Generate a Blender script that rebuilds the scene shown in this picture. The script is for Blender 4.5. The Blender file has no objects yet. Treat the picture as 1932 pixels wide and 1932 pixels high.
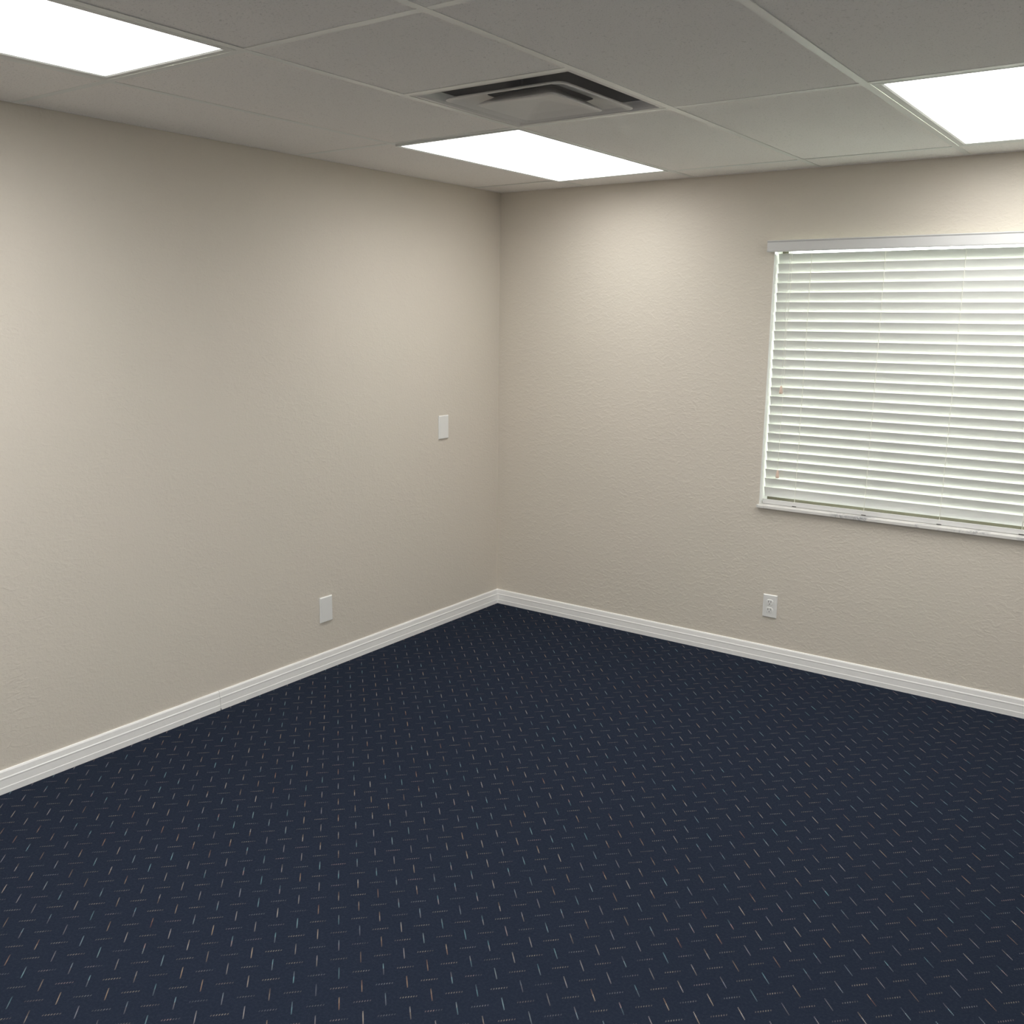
import bpy, bmesh, math, random
from mathutils import Vector, Matrix
random.seed(7)
C = bpy.context.scene.collection
S = bpy.context.scene

# ------------------------------------------------------------------ camera
cam_data = bpy.data.cameras.new('camera')
cam_data.sensor_width = 36.0
cam_data.lens = 36.0 * 1819.5 / 1932.0
cam_data.clip_start = 0.05
cam = bpy.data.objects.new('camera', cam_data)
C.objects.link(cam)
R0 = (0.8130829805716668, 0.582053039202208, 0.01050363080873733)      # right
R1 = (0.12336599292675914, -0.1546435236108052, -0.9802378346066984)   # down
R2 = (-0.56892609229485, 0.798310491075187, -0.19754356822079683)      # forward
m = Matrix(((R0[0], -R1[0], -R2[0], 3.27366), (R0[1], -R1[1], -R2[1], -4.45023),
            (R0[2], -R1[2], -R2[2], 1.66117), (0, 0, 0, 1)))
cam.matrix_world = m
S.camera = cam

# ------------------------------------------------------------------ world, exposure
SKY = 10.8
LAMP = 9.0
w = bpy.data.worlds.new('overcast_sky')
S.world = w
w.use_nodes = True
bg = w.node_tree.nodes['Background']
bg.inputs['Color'].default_value = (0.95, 1.0, 0.98, 1)
bg.inputs['Strength'].default_value = SKY
S.view_settings.view_transform = 'Standard'
S.view_settings.look = 'None'
S.view_settings.exposure = 0.38
S.view_settings.gamma = 1.0
S.view_settings.use_curve_mapping = False
S.cycles.max_bounces = 14
S.cycles.diffuse_bounces = 8
S.cycles.use_denoising = True

# ------------------------------------------------------------------ room dimensions
H = 2.3284          # ceiling grid height
RX, RY = 4.35, -6.95  # room extents
A0 = 0.543          # first tee line from the left wall
B0 = -0.2456        # first tee line from the window wall
GX, GY = 0.6096, 1.2192
TEE = 0.024
WX0, WX1 = 1.578, 2.890      # window opening
WZ0, WZ1 = 0.770, 2.012
WT = 0.20


# ------------------------------------------------------------------ material helpers
def mat(name, color, rough=0.6, metal=0.0, spec=0.5):
    mt = bpy.data.materials.new(name)
    mt.use_nodes = True
    b = mt.node_tree.nodes['Principled BSDF']
    b.inputs['Base Color'].default_value = (*color, 1)
    b.inputs['Roughness'].default_value = rough
    b.inputs['Metallic'].default_value = metal
    b.inputs['Specular IOR Level'].default_value = spec
    return mt


class NT:
    """small helper around one node tree"""
    def __init__(self, mt):
        self.t = mt.node_tree
        self.b = self.t.nodes['Principled BSDF']

    def n(self, typ, **kw):
        nd = self.t.nodes.new(typ)
        for k, v in kw.items():
            setattr(nd, k, v)
        return nd

    def link(self, a, b):
        self.t.links.new(a, b)

    def val(self, sock, v):
        if isinstance(v, (int, float)):
            sock.default_value = v
        else:
            self.link(v, sock)

    def m(self, op, a, b=None, c=None, clamp=False):
        nd = self.n('ShaderNodeMath', operation=op, use_clamp=clamp)
        self.val(nd.inputs[0], a)
        if b is not None:
            self.val(nd.inputs[1], b)
        if c is not None:
            self.val(nd.inputs[2], c)
        return nd.outputs[0]

    def coord(self, which='Object'):
        return self.n('ShaderNodeTexCoord').outputs[which]

    def noise(self, vec, scale, detail=2.0, rough=0.5, dist=0.0):
        nd = self.n('ShaderNodeTexNoise')
        self.link(vec, nd.inputs['Vector'])
        nd.inputs['Scale'].default_value = scale
        nd.inputs['Detail'].default_value = detail
        nd.inputs['Roughness'].default_value = rough
        nd.inputs['Distortion'].default_value = dist
        return nd.outputs['Fac']

    def ramp(self, fac, stops):
        nd = self.n('ShaderNodeValToRGB')
        el = nd.color_ramp.elements
        while len(el) < len(stops):
            el.new(0.5)
        for e, (p, c) in zip(el, stops):
            e.position = p
            e.color = (*c, 1) if len(c) == 3 else c
        self.link(fac, nd.inputs[0])
        return nd.outputs[0]

    def mix(self, fac, a, b):
        nd = self.n('ShaderNodeMix', data_type='RGBA')
        self.val(nd.inputs[0], fac)
        for s, v in ((nd.inputs[6], a), (nd.inputs[7], b)):
            if isinstance(v, tuple):
                s.default_value = (*v, 1)
            else:
                self.link(v, s)
        return nd.outputs[2]

    def bump(self, h, strength, dist):
        nd = self.n('ShaderNodeBump')
        nd.inputs['Strength'].default_value = strength
        nd.inputs['Distance'].default_value = dist
        self.link(h, nd.inputs['Height'])
        self.link(nd.outputs[0], self.b.inputs['Normal'])

    def mapping(self, vec, scale=(1, 1, 1), rot=(0, 0, 0)):
        nd = self.n('ShaderNodeMapping')
        self.link(vec, nd.inputs['Vector'])
        nd.inputs['Scale'].default_value = scale
        nd.inputs['Rotation'].default_value = rot
        return nd.outputs[0]


def make_wall_mat():
    mt = mat('beige_textured_plaster', (0.56, 0.50, 0.425), 0.75, spec=0.25)
    q = NT(mt)
    co = q.coord()
    big = q.noise(co, 1.4, 2)
    fine = q.noise(co, 60, 4, 0.6)
    col = q.mix(big, (0.725, 0.660, 0.585), (0.700, 0.660, 0.575))
    col = q.mix(q.m('MULTIPLY', fine, 0.25), col, (0.65, 0.592, 0.515))
    q.link(col, q.b.inputs['Base Color'])
    # trowelled skip texture: short stretched ridges plus fine grain, strongest in patches
    st = q.mapping(co, (1.0, 1.0, 1.9), (0.0, 0.55, 0.0))
    ridg = q.noise(st, 26, 3, 0.55, 0.9)
    ridg = q.m('SMOOTH_MAX', ridg, 0.47, 0.06)
    patch = q.m('MULTIPLY', q.m('SUBTRACT', q.noise(co, 2.3, 2), 0.25), 1.9, clamp=True)
    h = q.m('MULTIPLY', ridg, q.m('ADD', 0.35, patch))
    h = q.m('ADD', h, q.m('MULTIPLY', q.noise(co, 95, 3, 0.6), 0.32))
    q.bump(h, 0.26, 0.012)
    return mt


def make_carpet_mat():
    mt = mat('navy_carpet', (0.020, 0.025, 0.045), 0.95, spec=0.04)
    q = NT(mt)
    sep = q.n('ShaderNodeSeparateXYZ')
    q.link(q.coord(), sep.inputs[0])
    X, Y = sep.outputs[0], sep.outputs[1]
    PX, PY = 0.0815, 0.0795

    def dash(x0, y0, sign, half):
        ux = q.m('DIVIDE', q.m('SUBTRACT', X, x0), PX)
        uy = q.m('DIVIDE', q.m('SUBTRACT', Y, y0), PY)
        ix, iy = q.m('ROUND', ux), q.m('ROUND', uy)
        dx = q.m('MULTIPLY', q.m('SUBTRACT', ux, ix), PX)
        dy = q.m('MULTIPLY', q.m('SUBTRACT', uy, iy), PY)
        if sign < 0:      # runs away from the window corner: near continuous twisted yarn
            u = q.m('MULTIPLY', q.m('SUBTRACT', dy, dx), 0.7071)
            v = q.m('MULTIPLY', q.m('ADD', dx, dy), 0.7071)
            st, hu, hv, sk = 0.0050, 0.0030, 0.0014, 0.0
        else:             # crosswise: a row of separate slanted stitches
            u = q.m('MULTIPLY', q.m('ADD', dx, dy), 0.7071)
            v = q.m('MULTIPLY', q.m('SUBTRACT', dy, dx), 0.7071)
            st, hu, hv, sk = 0.0066, 0.0016, 0.0030, 0.45
        us = q.m('SUBTRACT', u, q.m('MULTIPLY', v, sk))
        i = q.m('ROUND', q.m('DIVIDE', us, st))
        ru = q.m('SUBTRACT', us, q.m('MULTIPLY', i, st))
        vs = v if sign > 0 else q.m('SUBTRACT', v, q.m('MULTIPLY', ru, 0.28))
        e = q.m('ADD', q.m('POWER', q.m('ABSOLUTE', q.m('DIVIDE', ru, hu)), 2),
                q.m('POWER', q.m('ABSOLUTE', q.m('DIVIDE', vs, hv)), 2))
        msk = q.m('MULTIPLY', q.m('SUBTRACT', 1.25, e), 1.6, clamp=True)
        msk = q.m('MULTIPLY', msk, q.m('LESS_THAN', q.m('ABSOLUTE', i), half))
        fade = q.m('SUBTRACT', 1.0, q.m('MULTIPLY', q.m('POWER', q.m('ABSOLUTE', q.m('DIVIDE', i, half + 0.6)), 2), 0.8))
        msk = q.m('MULTIPLY', msk, fade)
        # random numbers: one per dash, one per half dash
        cv = q.n('ShaderNodeCombineXYZ')
        q.link(ix, cv.inputs[0]); q.link(iy, cv.inputs[1])
        q.link(q.m('ADD', q.m('GREATER_THAN', i, 0.5), sign * 3.0), cv.inputs[2])
        wn = q.n('ShaderNodeTexWhiteNoise'); q.link(cv.outputs[0], wn.inputs[0])
        cw = q.n('ShaderNodeCombineXYZ')
        q.link(ix, cw.inputs[0]); q.link(iy, cw.inputs[1]); cw.inputs[2].default_value = 11.0 + sign
        wd = q.n('ShaderNodeTexWhiteNoise'); q.link(cw.outputs[0], wd.inputs[0])
        hue = q.m('ADD', q.m('MULTIPLY', wd.outputs[0], 0.75), q.m('MULTIPLY', wn.outputs[0], 0.25))
        br = q.m('ADD', 0.38, q.m('MULTIPLY', wn.outputs[0], 0.62))
        return msk, hue, br

    va, vh, vb = dash(1.480, -2.909, -1.0, 4.6)
    ha, hh, hb = dash(1.5205, -2.949, 1.0, 3.6)
    vcol = q.ramp(vh, [(0.0, (0.42, 0.19, 0.13)), (0.25, (0.46, 0.34, 0.23)), (0.42, (0.50, 0.46, 0.42)),
                       (0.6, (0.30, 0.28, 0.32)), (0.78, (0.22, 0.42, 0.46)), (1.0, (0.46, 0.26, 0.24))])
    hcol = q.ramp(hh, [(0.0, (0.38, 0.30, 0.26)), (0.4, (0.38, 0.34, 0.26)), (0.7, (0.24, 0.25, 0.26)),
                       (1.0, (0.38, 0.26, 0.24))])
    co = q.coord()
    grain = q.noise(co, 420, 2, 0.7)
    blot = q.noise(co, 1.1, 2)
    base = q.mix(blot, (0.0215, 0.0285, 0.0485), (0.0245, 0.0315, 0.051))
    tuft = q.noise(co, 130, 3, 0.65)
    base = q.mix(q.m('MULTIPLY', grain, 0.55), base, (0.029, 0.038, 0.057))
    base = q.mix(q.m('MULTIPLY', q.m('SUBTRACT', tuft, 0.38), 2.2, clamp=True), (0.0155, 0.0215, 0.038), base)
    base = q.mix(q.m('MULTIPLY', q.m('SUBTRACT', tuft, 0.56), 1.6, clamp=True), base, (0.034, 0.044, 0.062))
    c1 = q.mix(q.m('MULTIPLY', va, q.m('MULTIPLY', vb, 0.78)), base, vcol)
    c2 = q.mix(q.m('MULTIPLY', ha, q.m('MULTIPLY', hb, 0.62)), c1, hcol)
    q.link(c2, q.b.inputs['Base Color'])
    hgt = q.m('ADD', q.m('MULTIPLY', grain, 1.0), q.m('MULTIPLY', q.m('MAXIMUM', va, ha), 0.8))
    q.bump(hgt, 0.6, 0.003)
    q.b.inputs['Sheen Weight'].default_value = 0.0
    q.b.inputs['Sheen Roughness'].default_value = 0.5
    q.b.inputs['Sheen Tint'].default_value = (0.7, 0.78, 1, 1)
    return mt


def make_tile_mat():
    mt = mat('mineral_fibre_tile', (0.60, 0.58, 0.55), 0.95, spec=0.1)
    q = NT(mt)
    co = q.coord()
    sp = q.noise(co, 170, 2, 0.6)
    sp2 = q.noise(co, 70, 3, 0.6, 0.6)
    pit = q.m('MULTIPLY', q.m('SUBTRACT', sp, 0.60), 9.0, clamp=True)
    pit2 = q.m('MULTIPLY', q.m('SUBTRACT', sp2, 0.63), 8.0, clamp=True)
    both = q.m('MAXIMUM', pit, pit2)
    col = q.mix(q.noise(co, 3, 2), (0.91, 0.88, 0.855), (0.90, 0.88, 0.85))
    col = q.mix(q.m('MULTIPLY', both, 0.5), col, (0.45, 0.43, 0.41))
    q.link(col, q.b.inputs['Base Color'])
    q.bump(q.m('SUBTRACT', q.m('MULTIPLY', q.noise(co, 240, 2), 0.4), both), 0.5, 0.004)
    return mt


def make_marble_mat():
    mt = mat('white_marble', (0.78, 0.77, 0.74), 0.35, spec=0.5)
    q = NT(mt)
    co = q.coord()
    v = q.noise(co, 5.5, 5, 0.65, 1.8)
    vein = q.m('SUBTRACT', 1.0, q.m('MULTIPLY', q.m('ABSOLUTE', q.m('SUBTRACT', v, 0.5)), 15.0), clamp=True)
    patch = q.m('MULTIPLY', q.m('SUBTRACT', q.noise(co, 6.0, 1), 0.48), 7.0, clamp=True)
    col = q.mix(q.m('MULTIPLY', q.m('MULTIPLY', vein, patch), 0.8), (0.78, 0.765, 0.735), (0.20, 0.21, 0.24))
    q.link(col, q.b.inputs['Base Color'])
    return mt


def make_slat_mat():
    mt = mat('white_vinyl_slat', (0.79, 0.79, 0.765), 0.38, spec=0.4)
    q = NT(mt)
    out = q.t.nodes['Material Output']
    tr = q.n('ShaderNodeBsdfTranslucent')
    tr.inputs['Color'].default_value = (0.82, 0.86, 0.78, 1)
    mx = q.n('ShaderNodeMixShader')
    mx.inputs[0].default_value = 0.008
    q.link(q.b.outputs[0], mx.inputs[1]); q.link(tr.outputs[0], mx.inputs[2])
    q.link(mx.outputs[0], out.inputs['Surface'])
    g = q.noise(q.mapping(q.coord(), (0.6, 40, 40)), 30, 2)
    q.bump(g, 0.05, 0.002)
    return mt


def make_white_paint(name, col, rough, scale=40, bump=0.06):
    mt = mat(name, col, rough)
    q = NT(mt)
    co = q.coord()
    c = q.mix(q.noise(co, 4, 3), tuple(x * 0.97 for x in col), tuple(min(1, x * 1.02) for x in col))
    q.link(c, q.b.inputs['Base Color'])
    q.bump(q.noise(co, scale, 3), bump, 0.004)
    return mt


def make_emit(name, col, strength):
    """prismatic lens: throws more light straight down than sideways"""
    mt = mat(name, (0.9, 0.9, 0.9), 0.4)
    q = NT(mt)
    geo = q.n('ShaderNodeNewGeometry')
    dot = q.n('ShaderNodeVectorMath', operation='DOT_PRODUCT')
    q.link(geo.outputs['Normal'], dot.inputs[0]); q.link(geo.outputs['Incoming'], dot.inputs[1])
    c = q.m('ABSOLUTE', dot.outputs['Value'])
    q.b.inputs['Emission Color'].default_value = (*col, 1)
    q.link(q.m('MULTIPLY', strength, q.m('ADD', 0.42, q.m('MULTIPLY', c, 0.78))), q.b.inputs['Emission Strength'])
    return mt


def make_glass():
    mt = mat('window_glass', (0.97, 1, 0.98), 0.02)
    q = NT(mt)
    out = q.t.nodes['Material Output']
    tr = q.n('ShaderNodeBsdfTransparent')
    tr.inputs['Color'].default_value = (0.95, 0.97, 0.95, 1)
    gl = q.n('ShaderNodeBsdfGlossy')
    gl.inputs['Roughness'].default_value = 0.02
    fr = q.n('ShaderNodeFresnel')
    fr.inputs['IOR'].default_value = 1.45
    mx = q.n('ShaderNodeMixShader')
    q.link(fr.outputs[0], mx.inputs[0]); q.link(tr.outputs[0], mx.inputs[1]); q.link(gl.outputs[0], mx.inputs[2])
    q.link(mx.outputs[0], out.inputs['Surface'])
    return mt


M_WALL = make_wall_mat()
M_CARPET = make_carpet_mat()
M_TILE = make_tile_mat()
M_MARBLE = make_marble_mat()
M_SLAT = make_slat_mat()
M_WHITE = make_white_paint('white_bounce_wall_paint', (0.86, 0.855, 0.83), 0.7, 60, 0.1)  # for the unseen walls only, white to bounce more light into the room
M_TRIM = make_white_paint('white_semigloss_trim', (0.93, 0.925, 0.91), 0.4)
M_JAMB = make_white_paint('white_gloss_jamb', (0.93, 0.93, 0.91), 0.12)
M_TEE = make_white_paint('white_enamel_tee', (0.80, 0.81, 0.78), 0.28, 60, 0.03)
M_FRAME = make_white_paint('white_enamel_light_frame', (0.74, 0.75, 0.72), 0.45, 60, 0.03)
M_VENT = make_white_paint('grey_white_vent_metal', (0.68, 0.665, 0.65), 0.4, 30, 0.03)
M_DARK = make_white_paint('grey_galvanised_duct', (0.48, 0.475, 0.48), 0.6, 30, 0.1)
M_PLASTIC = make_white_paint('white_plastic_plate', (0.86, 0.86, 0.84), 0.35, 90, 0.02)
M_SLOT = make_white_paint('dark_slot', (0.05, 0.048, 0.045), 0.7, 90, 0.02)
M_VAL = make_white_paint('white_vinyl_valance', (0.69, 0.69, 0.685), 0.4, 20, 0.02)
M_CORD = make_white_paint('cream_cord', (0.92, 0.91, 0.84), 0.8, 400, 0.1)
M_TASSEL = make_white_paint('pale_wood_tassel', (0.78, 0.60, 0.50), 0.5, 60, 0.05)
M_ALU = make_white_paint('bronze_anodised_window_frame', (0.13, 0.12, 0.08), 0.4, 40, 0.02)
M_DECK = make_white_paint('roof_deck', (0.18, 0.17, 0.16), 0.9, 20, 0.2)
M_GROUND = make_white_paint('pale_dry_grass_ground', (0.46, 0.50, 0.38), 0.9, 20, 0.2)
M_GLASS = make_glass()
# one diffuser material per fixture, output set to soften wall hot spots
LAMP_COL = (1.0, 0.99, 0.965)


# ------------------------------------------------------------------ mesh helpers
def add_box(bm, x0, x1, y0, y1, z0, z1, bevel=0.0, seg=2):
    r = bmesh.ops.create_cube(bm, size=1.0)
    for v in r['verts']:
        v.co = Vector((x0 + (v.co.x + .5) * (x1 - x0), y0 + (v.co.y + .5) * (y1 - y0), z0 + (v.co.z + .5) * (z1 - z0)))
    if bevel:
        es = {e for v in r['verts'] for e in v.link_edges}
        bmesh.ops.bevel(bm, geom=list(es), offset=bevel, segments=seg, affect='EDGES', profile=0.5)


def add_rings(bm, rings, cap_start=False, cap_end=False, closed=False):
    """rings: list of loops of points, each loop of equal length; skin them."""
    vs = [[bm.verts.new(p) for p in r] for r in rings]
    n = len(vs[0])
    seq = list(zip(vs, vs[1:])) + ([(vs[-1], vs[0])] if closed else [])
    for a, b in seq:
        for i in range(n):
            bm.faces.new((a[i], a[(i + 1) % n], b[(i + 1) % n], b[i]))
    if cap_start:
        bm.faces.new(list(reversed(vs[0])))
    if cap_end:
        bm.faces.new(vs[-1])


def add_tube(bm, pts, r, n=6):
    rings = []
    for k, p in enumerate(pts):
        p = Vector(p)
        d = (Vector(pts[min(k + 1, len(pts) - 1)]) - Vector(pts[max(k - 1, 0)])).normalized()
        a = d.orthogonal().normalized(); b = d.cross(a)
        rr = r[k] if isinstance(r, (list, tuple)) else r
        rings.append([p + rr * (math.cos(t) * a + math.sin(t) * b) for t in [2 * math.pi * j / n for j in range(n)]])
    add_rings(bm, rings, True, True)


def square_ring(cx, cy, half, z, rad=0.0, seg=4):
    if rad <= 0:
        rad = 0.0005
    pts = []
    for qx, qy, a0 in ((1, 1, 0), (-1, 1, 90), (-1, -1, 180), (1, -1, 270)):
        for k in range(seg + 1):
            a = math.radians(a0 + 90 * k / seg)
            pts.append((cx + qx * (half - rad) + rad * math.cos(a), cy + qy * (half - rad) + rad * math.sin(a), z))
    return pts


def obj(name, bm, material, parent=None, smooth=False, loc=None):
    bmesh.ops.recalc_face_normals(bm, faces=bm.faces)
    me = bpy.data.meshes.new(name)
    bm.to_mesh(me)
    bm.free()
    me.materials.append(material)
    if smooth:
        for p in me.polygons:
            p.use_smooth = True
    o = bpy.data.objects.new(name, me)
    C.objects.link(o)
    if loc:
        o.location = loc
    if parent:
        o.parent = parent
    return o


def box_obj(name, dims, material, parent=None, bevel=0.0, smooth=False):
    bm = bmesh.new()
    add_box(bm, *dims, bevel=bevel)
    return obj(name, bm, material, parent, smooth)


def struct(o):
    o['kind'] = 'structure'
    return o


def thing(name, label, cat, loc, group=None):
    o = bpy.data.objects.new(name, None)
    o.empty_display_size = 0.1
    C.objects.link(o)
    o.location = loc
    o['label'] = label
    o['category'] = cat
    if group:
        o['group'] = group
    return o


# ------------------------------------------------------------------ setting
struct(box_obj('ground', (-14, 18, WT + 0.001, 20, -0.4, -0.25), M_GROUND))
struct(box_obj('floor', (0, RX, RY, 0, -0.12, 0.0), M_CARPET))
TOP = 2.75
struct(box_obj('wall_left', (-WT, 0, RY - WT, WT, -0.25, TOP), M_WALL))
bm = bmesh.new()     # the wall with the window opening: four blocks round the hole in one mesh
xs = [0.0, WX0, WX1, RX]
zs = [-0.25, WZ0, WZ1, TOP]
gv = {}
for k, y in enumerate((0.0, WT)):
    for i, x in enumerate(xs):
        for j, z in enumerate(zs):
            gv[i, j, k] = bm.verts.new((x, y, z))
for k in (0, 1):
    for i in range(3):
        for j in range(3):
            if (i, j) != (1, 1):
                bm.faces.new((gv[i, j, k], gv[i + 1, j, k], gv[i + 1, j + 1, k], gv[i, j + 1, k]))
for (a, b) in (((1, 1), (2, 1)), ((2, 1), (2, 2)), ((2, 2), (1, 2)), ((1, 2), (1, 1))):
    bm.faces.new((gv[a[0], a[1], 0], gv[b[0], b[1], 0], gv[b[0], b[1], 1], gv[a[0], a[1], 1]))
for i in range(3):
    for j in (0, 3):
        bm.faces.new((gv[i, j, 0], gv[i + 1, j, 0], gv[i + 1, j, 1], gv[i, j, 1]))
        bm.faces.new((gv[j, i, 0], gv[j, i + 1, 0], gv[j, i + 1, 1], gv[j, i, 1]))
struct(obj('wall_right', bm, M_WALL))
struct(box_obj('wall_rear', (0, RX, RY - WT, RY, -0.25, TOP), M_WHITE))  # out of view; made white instead of beige for extra bounce light
struct(box_obj('wall_side', (RX, RX + WT, RY - WT, WT, -0.25, TOP), M_WHITE))

# baseboards (profile: z, thickness)
PROF = [(0.0, 0.0), (0.0, 0.0140), (0.0220, 0.0138), (0.0245, 0.0126), (0.0500, 0.0114), (0.0530, 0.0121),
        (0.0555, 0.0119), (0.0585, 0.0100), (0.0610, 0.0098), (0.0775, 0.0080), (0.0830, 0.0050), (0.0835, 0.0)]


def base_len(name, axis, s0, s1, miter0, miter1, parent, chip=None):
    """axis 'y': along the left wall (thickness to +x); 'x': along the right wall (thickness to -y)."""
    bm = bmesh.new()

    def ring(s, mit, sg):
        out = []
        for z, t in PROF:
            ss = s + (sg * t if mit else 0)
            out.append((t, ss, z) if axis == 'y' else (ss, -t, z))
        return out
    rings = [ring(s0, miter0, 1 if axis == 'x' else -1), ring(s1, miter1, 1 if axis == 'x' else -1)]
    add_rings(bm, rings, True, True)
    return obj(name, bm, M_TRIM, parent)


bl = struct(base_len('baseboard_left', 'y', 0.0, -2.0075, True, False, None))
base_len('board', 'y', -2.0092, RY, False, False, bl)
bm = bmesh.new()                                             # dark chip at the foot of the joint
add_box(bm, 0.006, 0.0143, -2.0105, -2.0062, 0.0, 0.0075)
obj('chipped_joint', bm, M_SLOT, bl)
struct(base_len('baseboard_right', 'x', 0.0, RX, True, False, None))

# ------------------------------------------------------------------ window
win = struct(box_obj('window_1', (WX0, WX1, 0.098, 0.150, WZ1 - 0.018, WZ1), M_ALU))
box_obj('frame_rail', (WX0, WX1, 0.098, 0.150, 0.7855, 0.815), M_ALU, win, 0.002)
box_obj('frame_stile', (WX0, WX0 + 0.03, 0.098, 0.150, 0.815, WZ1 - 0.018), M_ALU, win, 0.002)
box_obj('frame_stile', (WX1 - 0.03, WX1, 0.098, 0.150, 0.815, WZ1 - 0.018), M_ALU, win, 0.002)
mid = (WX0 + WX1) / 2
box_obj('pane', (WX0 + 0.03, WX1 - 0.03, 0.120, 0.124, 0.815, WZ1 - 0.018), M_GLASS, win)
box_obj('jamb', (WX0 - 0.001, WX0 + 0.0015, -0.0015, 0.098, 0.7855, WZ1), M_JAMB, win)
box_obj('jamb', (WX1 - 0.0015, WX1 + 0.001, -0.0015, 0.098, 0.7855, WZ1), M_JAMB, win)
box_obj('window_sill', (WX0 - 0.008, WX1 + 0.008, -0.020, 0.0, 0.7695, 0.7855), M_MARBLE, win, 0.0025)
box_obj('sill_slab', (WX0, WX1, 0.0, 0.198, 0.7695, 0.7855), M_MARBLE, win)

# ------------------------------------------------------------------ blind
blind = thing('window_blind', 'white horizontal slatted blind, closed, hanging in the only window', 'blind',
              (mid, 0.04, 0.80))
BO = Vector(blind.location)


def bobj(name, bm, material, smooth=False, parent=None):
    for v in bm.verts:
        v.co -= BO
    return obj(name, bm, material, parent or blind, smooth)


SX0, SX1 = 1.5855, WX1 - 0.0075
# valance: front board with small crown lip and two returns
bm = bmesh.new()
vp = [(-0.0300, 1.9690), (-0.0345, 1.9705), (-0.0355, 1.9750), (-0.0350, 2.0120), (-0.0380, 2.0165), (-0.0380, 2.0195),
      (-0.0300, 2.0210), (-0.0285, 2.0180), (-0.0285, 1.9700)]
add_rings(bm, [[(x, y, z) for y, z in vp] for x in (1.5535, WX1 + 0.024)], True, True)
bobj('valance', bm, M_VAL)
bm = bmesh.new()
add_box(bm, 1.5535, 1.5595, -0.0290, -0.0006, 1.9700, 2.0190, 0.001)
bobj('valance_return', bm, M_VAL)
bm = bmesh.new()
add_box(bm, WX1 + 0.018, WX1 + 0.024, -0.0290, -0.0006, 1.9700, 2.0190, 0.001)
bobj('valance_return', bm, M_VAL)
bm = bmesh.new()
add_box(bm, SX0, SX1, 0.012, 0.062, 1.9855, 2.0105, 0.002)
bobj('headrail', bm, M_VAL)

# slats
NS = 26
Z_FIRST, PITCH = 1.9640, 0.04385      # upper edge of the top slat, spacing
TILT = math.radians(71)
SW = 0.0505
prof = []
for k in range(9):                     # shallow crown across the width, room edge high
    t = k / 8 - 0.5
    prof.append((t * SW, 0.0016 * (1 - 4 * t * t)))
ring = [(u, h + 0.0011) for u, h in prof] + [(u, h - 0.0011) for u, h in reversed(prof)]


def slat_ring(x):
    out = []
    for u, h in ring:
        # u runs from the room edge (-) to the window edge (+); h is the slat normal (towards the window, upwards)
        y = u * math.cos(TILT) + h * math.sin(TILT)
        z = -u * math.sin(TILT) + h * math.cos(TILT)
        out.append((x, y, z))
    return out


bm = bmesh.new()
add_rings(bm, [slat_ring(SX0 - mid), slat_ring(SX1 - mid)], True, True)
slat0 = obj('slat', bm, M_SLAT, blind)
low = SW / 2 * math.sin(TILT)
for k in range(NS):
    s = slat0 if k == 0 else slat0.copy()
    if k:
        C.objects.link(s)
        s.parent = blind
    s.location = (random.uniform(-0.0006, 0.0006), 0.0, Z_FIRST - k * PITCH - low - BO.z)
    s.rotation_euler = (random.uniform(-0.012, 0.012), random.uniform(-0.0007, 0.0007), 0)
bm = bmesh.new()
rp = [(0.0255, 0.7868), (0.0240, 0.7885), (0.0240, 0.8085), (0.0258, 0.8100), (0.0560, 0.7960), (0.0575, 0.7935), (0.0575, 0.7885), (0.0560, 0.7868)]
add_rings(bm, [[(x, y, z) for y, z in rp] for x in (SX0, SX1)], True, True)
bobj('bottom_rail', bm, M_VAL)
plug0 = box_obj('rail_plug', (-0.010, 0.010, -0.0005, 0.0005, 0, 0.0037), M_SLOT, blind)
for k in range(4):
    p = plug0 if k == 0 else plug0.copy()
    if k:
        C.objects.link(p)
        p.parent = blind
    p.location = Vector((1.742 + 0.3255 * k, 0.0240, 0.7868)) - BO

# ladder cords, zigzagging over the slat fronts
yfront = -SW / 2 * math.cos(TILT) - 0.0022
ladx = [1.742 + 0.3255 * k for k in range(4)]
for k, x in enumerate(ladx):
    bm = bmesh.new()
    pts = [(x, 0.030, 1.985)]
    for j in range(NS):
        pts.append((x + random.uniform(-0.0008, 0.0008), 0.04 + yfront - 0.0008, Z_FIRST - j * PITCH - 0.0005))
    pts.append((x, 0.0236, 0.8085))
    add_tube(bm, pts, 0.0014, 6)
    bmesh.ops.create_icosphere(bm, subdivisions=1, radius=0.0028, matrix=Matrix.Translation((x, 0.0236, 0.8080)))
    bobj('ladder_cord', bm, M_CORD, True)


def pull_cord(x, z_end, y):
    bm = bmesh.new()
    n = 14
    pts = [(x + 0.004 * (1 - i / n) * math.sin(i * 0.9), y, 1.984 + (z_end - 1.984) * i / n) for i in range(n + 1)]
    add_tube(bm, pts, 0.0009, 5)
    cord = bobj('pull_cord', bm, M_CORD, True)
    bm = bmesh.new()
    rings = []
    for dz, r in ((0.004, 0.0024), (0.0, 0.0048), (-0.008, 0.0060), (-0.024, 0.0082), (-0.030, 0.0086), (-0.034, 0.0060)):
        rings.append([(x + r * math.cos(a), y + r * math.sin(a), z_end + dz) for a in [2 * math.pi * j / 12 for j in range(12)]])
    add_rings(bm, rings, True, True)
    for v in bm.verts:
        v.co -= BO
    t = obj('tassel', bm, M_TASSEL, cord, True)
    t['label'] = 'pale wooden pull tassel'


pull_cord(1.643, 1.355, 0.0175)
pull_cord(1.652, 0.952, 0.0195)

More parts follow.
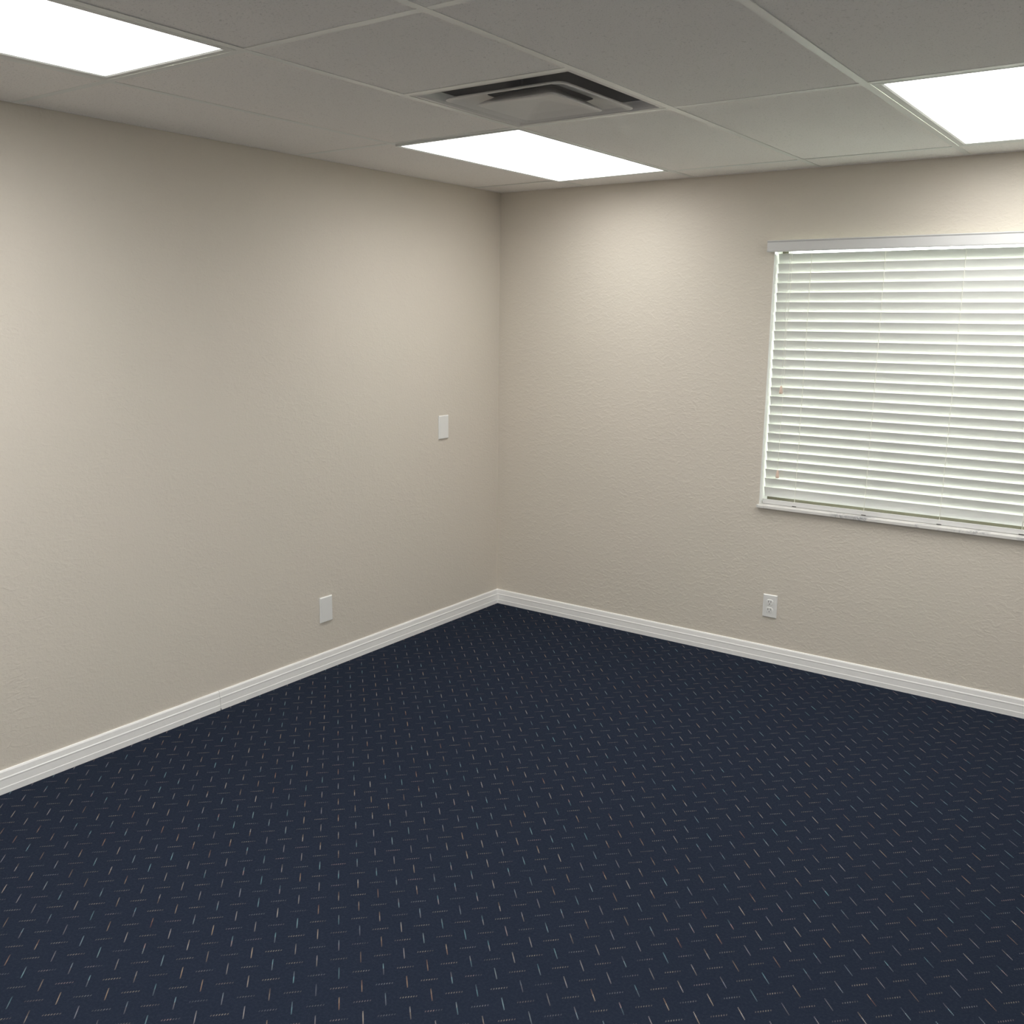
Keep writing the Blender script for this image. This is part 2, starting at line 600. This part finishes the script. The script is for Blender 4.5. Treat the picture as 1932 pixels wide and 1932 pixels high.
# ------------------------------------------------------------------ ceiling: deck, tees, tiles
ceil = struct(box_obj('ceiling', (-WT, RX + WT, RY - WT, WT, TOP, TOP + 0.1), M_DECK))
XL = [0.0] + [A0 + GX * k for k in range(8)]
XL = [x for x in XL if x < RX - 0.05] + [RX]
YL = [0.0] + [B0 - GY * k for k in range(6)]
YL = [y for y in YL if y > RY + 0.05] + [RY]
V0, V1 = B0 - GY - GX, B0 - GY              # vent rows (2 ft square)
# main runners along Y with a stem, cross tees along X
WA = 0.020


def tee_bm(axis, c, s0, s1, z=H):
    bm = bmesh.new()
    hw = TEE / 2
    sec = [(-hw, z), (hw, z), (hw, z + 0.0012), (0.0012, z + 0.0012), (0.0012, z + 0.030), (-0.0012, z + 0.030),
           (-0.0012, z + 0.0012), (-hw, z + 0.0012)]
    r = [[((c + a, s, zz) if axis == 'y' else (s, c + a, zz)) for a, zz in sec] for s in (s0, s1)]
    add_rings(bm, r, True, True)
    return bm


for x in XL[1:-1]:
    obj('main_tee', tee_bm('y', x, RY + WA, -WA), M_TEE, ceil)
hw = TEE / 2
for i in range(len(XL) - 1):
    a = XL[i] + (hw if i else WA)
    b = XL[i + 1] - (hw if i + 1 < len(XL) - 1 else WA)
    for y in YL[1:-1]:
        obj('cross_tee', tee_bm('x', y, a, b, H + random.uniform(-0.0002, 0.0006)), M_TEE, ceil)
    if i == 2:
        obj('cross_tee', tee_bm('x', V0, a, b), M_TEE, ceil)
# wall angles, a hair off the textured wall
for nm, d in (('y', (0.0050, WA, RY + 0.002, -0.0022)), ('x', (WA, RX, -WA, -0.0022)),
              ('x', (WA, RX - WA, RY + 0.002, RY + WA)), ('y', (RX - WA, RX - 0.002, RY + WA, -WA))):
    bm = bmesh.new()
    add_box(bm, d[0], d[1], d[2], d[3], H + 0.0002, H + 0.0016)
    obj('wall_angle', bm, M_TILE, ceil)

LIGHT_CELLS = [(1, 1), (4, 1), (1, 3), (4, 3), (1, 5), (4, 5)]  # the last pair is added out of view as fill


def tile(x0, x1, y0, y1):
    g = 0.0035
    bm = bmesh.new()
    add_box(bm, x0 + g, x1 - g, y0 + g, y1 - g, 0, 0.016, 0.0015, 1)
    cx, cy = (x0 + x1) / 2, (y0 + y1) / 2
    for v in bm.verts:
        v.co.x -= cx; v.co.y -= cy
    o = obj('ceiling_tile', bm, M_TILE, ceil)
    o.location = (cx, cy, H + 0.0014 + random.uniform(0, 0.0006))
    o.rotation_euler = (random.uniform(-0.0008, 0.0008), random.uniform(-0.002, 0.002), 0)


for i in range(len(XL) - 1):
    for j in range(len(YL) - 1):
        if (i, j) in LIGHT_CELLS:
            continue
        x0, x1, y0, y1 = XL[i], XL[i + 1], YL[j + 1], YL[j]
        if (i, j) == (2, 2):
            tile(x0, x1, y0, V0)
            continue
        tile(x0, x1, y0, y1)

# ------------------------------------------------------------------ ceiling lights


def ceiling_light(i, j, label, border_x, border_y, drop=0.0, tilt=0.0, level=1.0, group='recessed ceiling lights'):
    x0, x1, y0, y1 = XL[i], XL[i + 1], YL[j + 1], YL[j]
    cx, cy = (x0 + x1) / 2, (y0 + y1) / 2
    t = thing('ceiling_light', label, 'ceiling light', (cx, cy, H), group)
    ex, ey = GX / 2 - 0.0045, GY / 2 - 0.0045
    bm = bmesh.new()                       # steel troffer body, open below
    add_rings(bm, [[(-ex, -ey, 0.002), (ex, -ey, 0.002), (ex, ey, 0.002), (-ex, ey, 0.002)],
                   [(-ex, -ey, 0.11), (ex, -ey, 0.11), (ex, ey, 0.11), (-ex, ey, 0.11)]], False, True)
    obj('housing', bm, M_FRAME, t)
    if drop:
        fx, fy = GX / 2 - 0.010, GY / 2 - 0.012
        lx, ly, zf = GX / 2 - border_x, GY / 2 - border_y, -drop
        h1 = 0.012
    else:
        fx, fy = GX / 2 - 0.0135, GY / 2 - 0.0135
        lx, ly, zf, h1 = GX / 2 - border_x, GY / 2 - border_y, -0.0005, 0.016
    door = bmesh.new()
    add_rings(door, [[(sx * a, sy * b, z) for sx, sy in ((-1, -1), (1, -1), (1, 1), (-1, 1))]
                     for a, b, z in ((fx, fy, zf + h1), (fx, fy, zf + 0.001), (fx - 0.001, fy - 0.001, zf), (lx + 0.006, ly + 0.006, zf + 0.0005),
                                     (lx, ly, zf + 0.004), (lx, ly, zf + h1))], closed=True)
    f = obj('frame', door, M_FRAME, t)
    lens = bmesh.new()
    add_box(lens, -lx, lx, -ly, ly, zf + 0.0035, zf + 0.0065)
    d = obj('diffuser', lens, make_emit('lit_acrylic_diffuser', LAMP_COL, LAMP * level), t)
    for o in (f, d):
        o.rotation_euler = (0, tilt, 0)
    return t


ceiling_light(1, 1, 'lit ceiling light nearest the room corner, just past the square air vent', 0.018, 0.030, 0.006, -0.011, level=0.56)
ceiling_light(4, 1, 'lit ceiling light above the window blind, cut by the right picture edge', 0.042, 0.038, level=0.95)
ceiling_light(1, 3, 'lit ceiling light along the left wall, cut by the top left picture corner', 0.044, 0.038)
ceiling_light(4, 3, 'lit ceiling light overhead, second in the row running back from the blind', 0.042, 0.038)
ceiling_light(1, 5, 'added unseen ceiling light for fill along the left wall, behind the viewer', 0.042, 0.038)  # added out of view: distant light lifting the floor and lower walls
ceiling_light(4, 5, 'added unseen ceiling light for fill behind the viewer, third in the row from the blind', 0.042, 0.038)  # also added behind the camera, to flatten brightness across the walls

# ------------------------------------------------------------------ air vent
vx, vy = (XL[2] + XL[3]) / 2, (V0 + V1) / 2
vent = thing('ceiling_vent', 'square stepped metal air vent set in the ceiling grid', 'air vent', (vx, vy, H))


def vent_part(name, rings, material, **kw):
    bm = bmesh.new()
    add_rings(bm, rings, **kw)
    return obj(name, bm, material, vent, False)


OH = GX / 2 - 0.0135
vent_part('outer_frame', [square_ring(0, 0, a, z, r) for a, z, r in
          ((OH, 0.012, 0.002), (OH, 0.001, 0.002), (OH - 0.014, 0.0005, 0.003), (OH - 0.022, 0.006, 0.006), (0.258, 0.022, 0.012),
           (0.254, 0.026, 0.012), (0.257, 0.030, 0.012), (0.272, 0.012, 0.008))], M_VENT)
vent_part('outer_cone', [square_ring(0, 0, a, z, r) for a, z, r in
          ((0.128, 0.016, 0.03), (0.165, 0.008, 0.03), (0.198, -0.001, 0.03), (0.208, -0.006, 0.03), (0.216, -0.0095, 0.032),
           (0.222, -0.008, 0.034), (0.221, -0.004, 0.034), (0.203, 0.002, 0.03), (0.168, 0.012, 0.03), (0.132, 0.020, 0.03))],
          M_VENT, closed=True)
vent_part('inner_cone', [square_ring(0, 0, a, z, r) for a, z, r in
          ((0.020, 0.006, 0.008), (0.100, -0.008, 0.015), (0.132, -0.0165, 0.02), (0.142, -0.0190, 0.022), (0.148, -0.0175, 0.024),
           (0.146, -0.013, 0.024), (0.118, 0.002, 0.02), (0.085, 0.022, 0.02))], M_VENT, cap_start=True, cap_end=True)
vent_part('duct_collar', [square_ring(0, 0, a, z, r) for a, z, r in
          ((0.2555, 0.0275, 0.012), (0.255, 0.16, 0.012), (0.16, 0.17, 0.05), (0.16, 0.30, 0.05), (0.02, 0.31, 0.008))], M_DARK, cap_end=True)

# ------------------------------------------------------------------ wall plates


def plate_bm(wd, ht, th):
    """plate standing on the wall: local x across, z up, -y into the room"""
    bm = bmesh.new()
    a, b = wd / 2, ht / 2
    add_rings(bm, [[(-a, 0, -b), (a, 0, -b), (a, 0, b), (-a, 0, b)],
                   [(-a, -th * 0.45, -b), (a, -th * 0.45, -b), (a, -th * 0.45, b), (-a, -th * 0.45, b)],
                   [(-a + .0035, -th, -b + .0035), (a - .0035, -th, -b + .0035), (a - .0035, -th, b - .0035), (-a + .0035, -th, b - .0035)]],
              True, True)
    return bm


def blank_plate(y, z, label, roll):
    o = obj('blank_wall_plate', plate_bm(0.079, 0.124, 0.0075), M_PLASTIC)
    o.location = (0.0005, y, z)
    o.rotation_euler = (0, roll, math.pi / 2)
    o['label'] = label
    o['category'] = 'wall plate'
    o['group'] = 'blank plates on the left wall'
    return o


blank_plate(-0.498, 1.087, 'white blank wall plate halfway up the left wall near the corner', 0.0)
blank_plate(-1.376, 0.294, 'white blank wall plate low on the left wall above the baseboard', 0.0)

out = thing('wall_outlet', 'white double electrical outlet low on the wall under the blind', 'outlet', (1.6655, -0.0005, 0.2860))
obj('cover_plate', plate_bm(0.0715, 0.1155, 0.0062), M_PLASTIC, out)
for sz in (0.0195, -0.0195):
    bm = bmesh.new()
    rr, hh = 0.0172, 0.0140
    loop = []
    for k in range(24):
        a = 2 * math.pi * k / 24
        loop.append((rr * math.cos(a), max(-hh, min(hh, rr * math.sin(a)))))
    add_rings(bm, [[(x, y, z + sz) for x, z in loop] for y in (-0.0058, -0.0080)] +
              [[(x * 0.95, -0.0086, z * 0.95 + sz) for x, z in loop]], True, True)
    face = obj('receptacle', bm, M_PLASTIC, out)
    for sx, hh2 in ((-0.0064, 0.0042), (0.0064, 0.0036)):
        bm = bmesh.new()
        add_box(bm, sx - 0.0011, sx + 0.0011, -0.0090, -0.0080, sz + 0.0038 - hh2, sz + 0.0038 + hh2)
        obj('slot', bm, M_SLOT, face)
    bm = bmesh.new()
    add_tube(bm, [(0, -0.0080, sz - 0.0080), (0, -0.0090, sz - 0.0080)], 0.0024, 10)
    obj('ground_hole', bm, M_SLOT, face)
bm = bmesh.new()
add_tube(bm, [(0, -0.0055, 0), (0, -0.0070, 0)], 0.0032, 12)
obj('screw', bm, M_PLASTIC, out)
